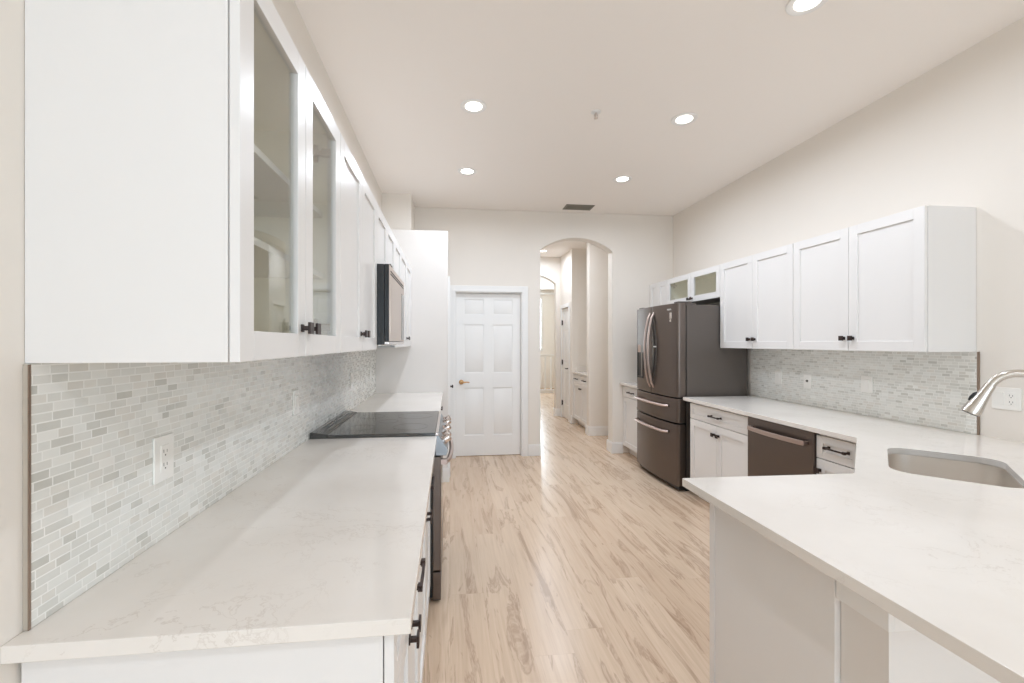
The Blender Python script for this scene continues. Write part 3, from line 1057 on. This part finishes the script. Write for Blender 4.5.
for z, par in ((0.805, dm), (0.552, db)):
    pth = []
    for i in range(17):
        t_ = i / 16
        x = 0.055 + (FW - 0.19) * t_
        yy = bulge(x) - (0.042 if 0 < i < 16 else 0.0)
        pth.append((x, yy, z))
    MB().tube(pth, 0.020, 12, flat=0.7).build('handle', M['handle'], par, smooth=True)
MB().box(0.075, 0.235, -0.021, 0.0, 1.315, 1.40).build('dispenser_display', M['handle'], dl, bevel=0.004)
dp = MB()
dp.box(0.075, 0.083, -0.027, 0.0, 1.03, 1.314).box(0.227, 0.235, -0.036, 0.0, 1.03, 1.314).box(0.083, 0.227, -0.030, 0.0, 1.03, 1.05)
dp.box(0.083, 0.227, -0.022, -0.015, 1.05, 1.314)
dp.build('water_dispenser', M['blackplastic'], dl, bevel=0.002)
gp = [(FW / 2 + 0.012, 0.99), (FW / 2 + 0.012, 1.715)]
for i in range(1, 16):
    t_ = i / 16
    gp.append((FW / 2 + 0.012 + 0.105 * math.sin(PI * t_) ** 0.7, 1.715 - 0.725 * t_))
MB().prism(gp, 'y', -0.0385, -0.028).build('black_inlay', M['blackglass'], drr)  # black lens-shaped inlay on the right door, beside the handle
MB().box(FW / 2 + 0.045, FW / 2 + 0.070, -0.0395, -0.038, 1.375, 1.387).box(FW / 2 + 0.078, FW / 2 + 0.103, -0.0395, -0.038, 1.375, 1.387).build('control_label', M['plate'], drr)
MB().box(0.02, 0.10, 0.02, 0.16, 1.802, 1.818).box(0.02, 0.10, 0.10, 0.20, 1.786, 1.802).build('hinge_cover', M['bss_side'], fr, bevel=0.003)
MB().box(FW - 0.10, FW - 0.02, 0.02, 0.16, 1.802, 1.818).box(FW - 0.10, FW - 0.02, 0.10, 0.20, 1.786, 1.802).build('hinge_cover', M['bss_side'], fr, bevel=0.003)
# brand lettering and sticker at the upper corner of the right door


def lettering(text, size, loc, rot, mat, parent, name='lettering'):
    c = bpy.data.curves.new(name, 'FONT')
    c.body = text
    c.size = size
    c.extrude = 0.0004
    c.align_x = 'CENTER'
    c.align_y = 'CENTER'
    c.materials.append(mat)
    tmp = bpy.data.objects.new('tmp', c)
    me = bpy.data.meshes.new_from_object(tmp)
    bpy.data.objects.remove(tmp)
    o = bpy.data.objects.new(name, me)
    COL.objects.link(o)
    o.parent = parent
    o.location = loc
    o.rotation_euler = rot
    return o


lettering('SAMSUNG', 0.022, (0.775, bulge(0.775) - 0.001, 1.745), (PI / 2, 0, 0.055), M['plate'], drr)
MB().box(0.775, 0.83, bulge(0.80) - 0.0012, bulge(0.80) + 0.006, 1.655, 1.715).box(0.78, 0.822, bulge(0.80) - 0.0012, bulge(0.80) + 0.006, 1.625, 1.648).build('sticker', M['chrome'], drr)

# ------------------------------------------------------------------ dishwasher
dw = empty('dishwasher', (2.182, 2.998, 0), -R90, 'black stainless dishwasher under the right counter', 'dishwasher')
MB().box(0.002, 0.588, 0.036, 0.62, 0.10, 0.878).build('tub', M['blackplastic'], dw)
dd = MB().box(0.001, 0.588, 0.0, 0.035, 0.105, 0.879).build('door', M['bss'], dw, bevel=0.003)
MB().box(0.01, 0.586, 0.08, 0.60, 0.0, 0.10).build('toe_kick', M['blackplastic'], dw)
pth = []
for i in range(15):
    t_ = i / 14
    pth.append((0.045 + 0.505 * t_, -0.030 - 0.022 * math.sin(PI * t_), 0.806))
hb = MB().bar(pth, 0.030, 0.012)
hb.box(0.042, 0.062, -0.034, 0.0, 0.794, 0.818).box(0.533, 0.553, -0.034, 0.0, 0.794, 0.818)
hb.build('handle', M['handle'], dd, bevel=0.003)

# ------------------------------------------------------------------ range
rg = empty('range', (-0.050, 2.4115, 0), R90, 'slide-in electric range with black glass cooktop in the left counter', 'range')
RW = 0.759
MB().box(0.002, RW - 0.002, 0.045, 0.69, 0.03, 0.913).box(0.04, 0.10, 0.10, 0.16, 0, 0.03).box(RW - 0.10, RW - 0.04, 0.10, 0.16, 0, 0.03).box(0.04, 0.10, 0.6, 0.66, 0, 0.03).box(RW - 0.10, RW - 0.04, 0.6, 0.66, 0, 0.03).build('oven_body', M['blackplastic'], rg)
ct = MB().box(-0.004, RW + 0.004, 0.030, 0.598, 0.9145, 0.932).build('cooktop', M['blackglass'], rg, bevel=0.002)
MB().box(-0.004, RW + 0.004, 0.012, 0.0295, 0.9145, 0.932).build('front_trim', M['chrome'], rg, bevel=0.003)
rings = MB()
for cx_, cy_, r_ in ((0.19, 0.18, 0.10), (0.57, 0.18, 0.115), (0.19, 0.46, 0.08), (0.57, 0.46, 0.08), (0.38, 0.33, 0.06)):
    circ = lambda q: [(cx_ + q * math.cos(2 * PI * k / 40), cy_ + q * math.sin(2 * PI * k / 40)) for k in range(40)]
    rings.plate(circ(r_), [circ(r_ - 0.0015)], 'z', 0.9321, 0.9323)
rings.build('burner_markings', M['ringmark'], ct)
vt = MB().prism([(0.600, 0.9145), (0.686, 0.9145), (0.686, 0.945), (0.678, 0.948), (0.606, 0.936), (0.600, 0.932)], 'x', -0.004, RW + 0.004).build('rear_vent_trim', M['blackglass'], rg, bevel=0.0015)
vs = MB()
for i in range(2):
    for x0, x1 in ((0.10, 0.36), (0.40, 0.66)):
        ya = 0.630 + i * 0.022
        za = 0.936 + (ya - 0.606) / 6.0
        vs.prism([(ya, za + 0.0002), (ya + 0.010, za + 0.0019), (ya + 0.010, za - 0.003), (ya, za - 0.004)], 'x', x0, x1)
vs.build('vent_slots', M['blackplastic'], vt)
# sloping control panel
pan = [(0.028, 0.914), (0.012, 0.914), (-0.040, 0.835), (-0.030, 0.805), (0.028, 0.805)]
MB().prism(pan, 'x', 0.0, RW).build('control_panel', M['sidepanel'], rg, bevel=0.002)
pn = Vector((0, -0.079, 0.052)).normalized()
for i, x in enumerate((0.07, 0.18, 0.38, 0.58, 0.69)):
    base = Vector((x, -0.014, 0.8745))
    kb = MB().tube([base, base + pn * 0.006, base + pn * 0.007, base + pn * 0.034, base + pn * 0.040], [0.027, 0.027, 0.022, 0.023, 0.020], 24, up=(1, 0, 0))
    k0 = kb.build('control_knob', M['chrome'], rg, smooth=True)
    MB().tube([base + pn * 0.0405, base + pn * 0.043], 0.018, 20, up=(1, 0, 0)).build('knob_cap', M['handle'], k0, smooth=True)
od = MB().box(0.003, RW - 0.003, 0.0, 0.044, 0.175, 0.798).build('oven_door', M['bss'], rg, bevel=0.003)
MB().box(0.09, RW - 0.09, -0.0015, 0.002, 0.30, 0.64).build('oven_window', M['blackglass'], od, bevel=0.001)
MB().box(0.003, RW - 0.003, 0.0, 0.044, 0.012, 0.165).build('storage_drawer', M['bss'], rg, bevel=0.003)
pth = []
for i in range(17):
    t_ = i / 16
    pth.append((0.035 + (RW - 0.07) * t_, -0.030 - 0.030 * math.sin(PI * t_) ** 0.6 if 0 < i < 16 else -0.028, 0.762))
hb = MB().tube(pth, 0.0135, 12)
hb.box(0.030, 0.052, -0.032, 0.0, 0.748, 0.776).box(RW - 0.052, RW - 0.030, -0.032, 0.0, 0.748, 0.776)
hb.build('handle', M['handle'], od, smooth=True)

# ------------------------------------------------------------------ microwave
mw = empty('microwave', (-0.325, 2.4135, 1.412), R90, 'over-the-range microwave hung under the short left wall cabinet', 'microwave')
MB().box(0.0, 0.752, 0.028, 0.42, 0.0, 0.437).build('case', M['blackplastic'], mw, bevel=0.003)
mf = MB().box(0.001, 0.751, 0.003, 0.027, 0.018, 0.437).build('door', M['blackplastic'], mw, bevel=0.002)
MB().box(0.003, 0.749, 0.0, 0.0029, 0.020, 0.435).build('door_face', M['bronzeglass'], mf, bevel=0.001)
MB().box(0.03, 0.57, -0.002, 0.001, 0.06, 0.34).build('door_window', M['bronzeglass'], mf, bevel=0.001)
MB().box(0.59, 0.735, -0.002, 0.001, 0.03, 0.34).build('control_panel', M['blackglass'], mf, bevel=0.001)
vs = MB()
for i in range(24):
    vs.box(0.04 + i * 0.028, 0.06 + i * 0.028, -0.001, 0.001, 0.385, 0.393).box(0.04 + i * 0.028, 0.06 + i * 0.028, -0.001, 0.001, 0.400, 0.408)
vs.build('vent_grille', M['slot'], mf)
MB().box(0.02, 0.73, 0.05, 0.38, -0.006, 0.0).build('grease_filter', M['steel'], mw)
MB().box(0.0, 0.752, 0.0, 0.027, 0.0, 0.017).build('bottom_trim', M['chrome'], mw, bevel=0.003)

# ------------------------------------------------------------------ ceiling fittings


def can_light(x, y, label, group='recessed ceiling lights in the kitchen', on=True):
    t = empty('ceiling_light', (x, y, CZ), 0, label, 'light', group)
    MB().lathe([(0.092, 0.0), (0.092, -0.004), (0.088, -0.007), (0.060, -0.004), (0.056, -0.0005)], (0, 0, 0), 40).build('trim_ring', M['trim'], t, smooth=True)
    MB().lathe([(0.0, -0.0050), (0.046, -0.0062), (0.057, -0.0050), (0.057, -0.0030), (0.0, -0.0030)][1:], (0, 0, 0), 40).build('lens', M['lens'], t, smooth=True)
    area_light('lamp', (0, 0, -0.02), (0, 0, 0), 0.12, 0.12, LAMP_W, LAMP_C, t, 'DISK', math.radians(172))
    return t


can_light(0.165, 3.062, 'lit recessed ceiling light nearer the camera on the left, above the range aisle')
can_light(0.165, 4.230, 'lit recessed ceiling light farther away on the left, in front of the pantry')
can_light(1.725, 3.062, 'lit recessed ceiling light in the middle of the right-hand ceiling row')
can_light(1.735, 4.255, 'lit recessed ceiling light farthest back on the right, near the vent')
can_light(1.725, 1.936, 'lit recessed ceiling light cut by the top edge of the photo')
for x, y in ((0.165, -1.2), (1.725, -1.2)):  # unseen lamps added behind the camera to even out the light
    can_light(x, y, 'added unseen ceiling light behind the camera, evening out the room', group='added fill lights behind the camera')
can_light(1.67, 7.75, 'lit recessed ceiling light in the hallway beyond the arch', group='hall lights')
can_light(1.55, 6.1, 'recessed hall ceiling light just past the arch', group='hall lights')

sp_ = empty('sprinkler_head', (1.042, 3.041, CZ), 0, 'small fire sprinkler head on the ceiling between the lights', 'sprinkler')
MB().lathe([(0.036, 0.0), (0.036, -0.002), (0.030, -0.006), (0.012, -0.008)], (0, 0, 0), 28).build('escutcheon', M['trim'], sp_, smooth=True)
MB().tube([(0, 0, -0.006), (0, 0, -0.02), (0, 0, -0.034)], [0.009, 0.009, 0.004], 12, up=(1, 0, 0)).tube([(-0.010, 0, -0.018), (-0.014, 0, -0.03), (-0.004, 0, -0.045)], 0.0025, 8, up=(0, 1, 0)).tube([(0.010, 0, -0.018), (0.014, 0, -0.03), (0.004, 0, -0.045)], 0.0025, 8, up=(0, 1, 0)).build('frame_arms', M['chrome'], sp_, smooth=True)
MB().lathe([(0.004, -0.043), (0.014, -0.045), (0.014, -0.047), (0.004, -0.048)], (0, 0, 0), 16).build('deflector', M['chrome'], sp_, smooth=True)

vn = empty('ceiling_vent', (1.56, 5.20, CZ), 0, 'grey slatted air vent on the ceiling before the arch', 'vent')
MB().plate([(-0.175, -0.095), (0.175, -0.095), (0.175, 0.095), (-0.175, 0.095)], [[(-0.15, -0.07), (0.15, -0.07), (0.15, 0.07), (-0.15, 0.07)]], 'z', -0.008, -0.0005).build('vent_frame', M['vent'], vn, bevel=0.001)
MB().box(-0.15, 0.15, -0.07, 0.07, -0.002, -0.0005).build('vent_back', M['ventdark'], vn)
for i in range(9):
    y = -0.062 + i * 0.0155
    MB().prism([(y, -0.002), (y + 0.009, -0.009), (y + 0.010, -0.008), (y + 0.0015, -0.002)], 'x', -0.15, 0.15).build('slat', M['vent'], vn)
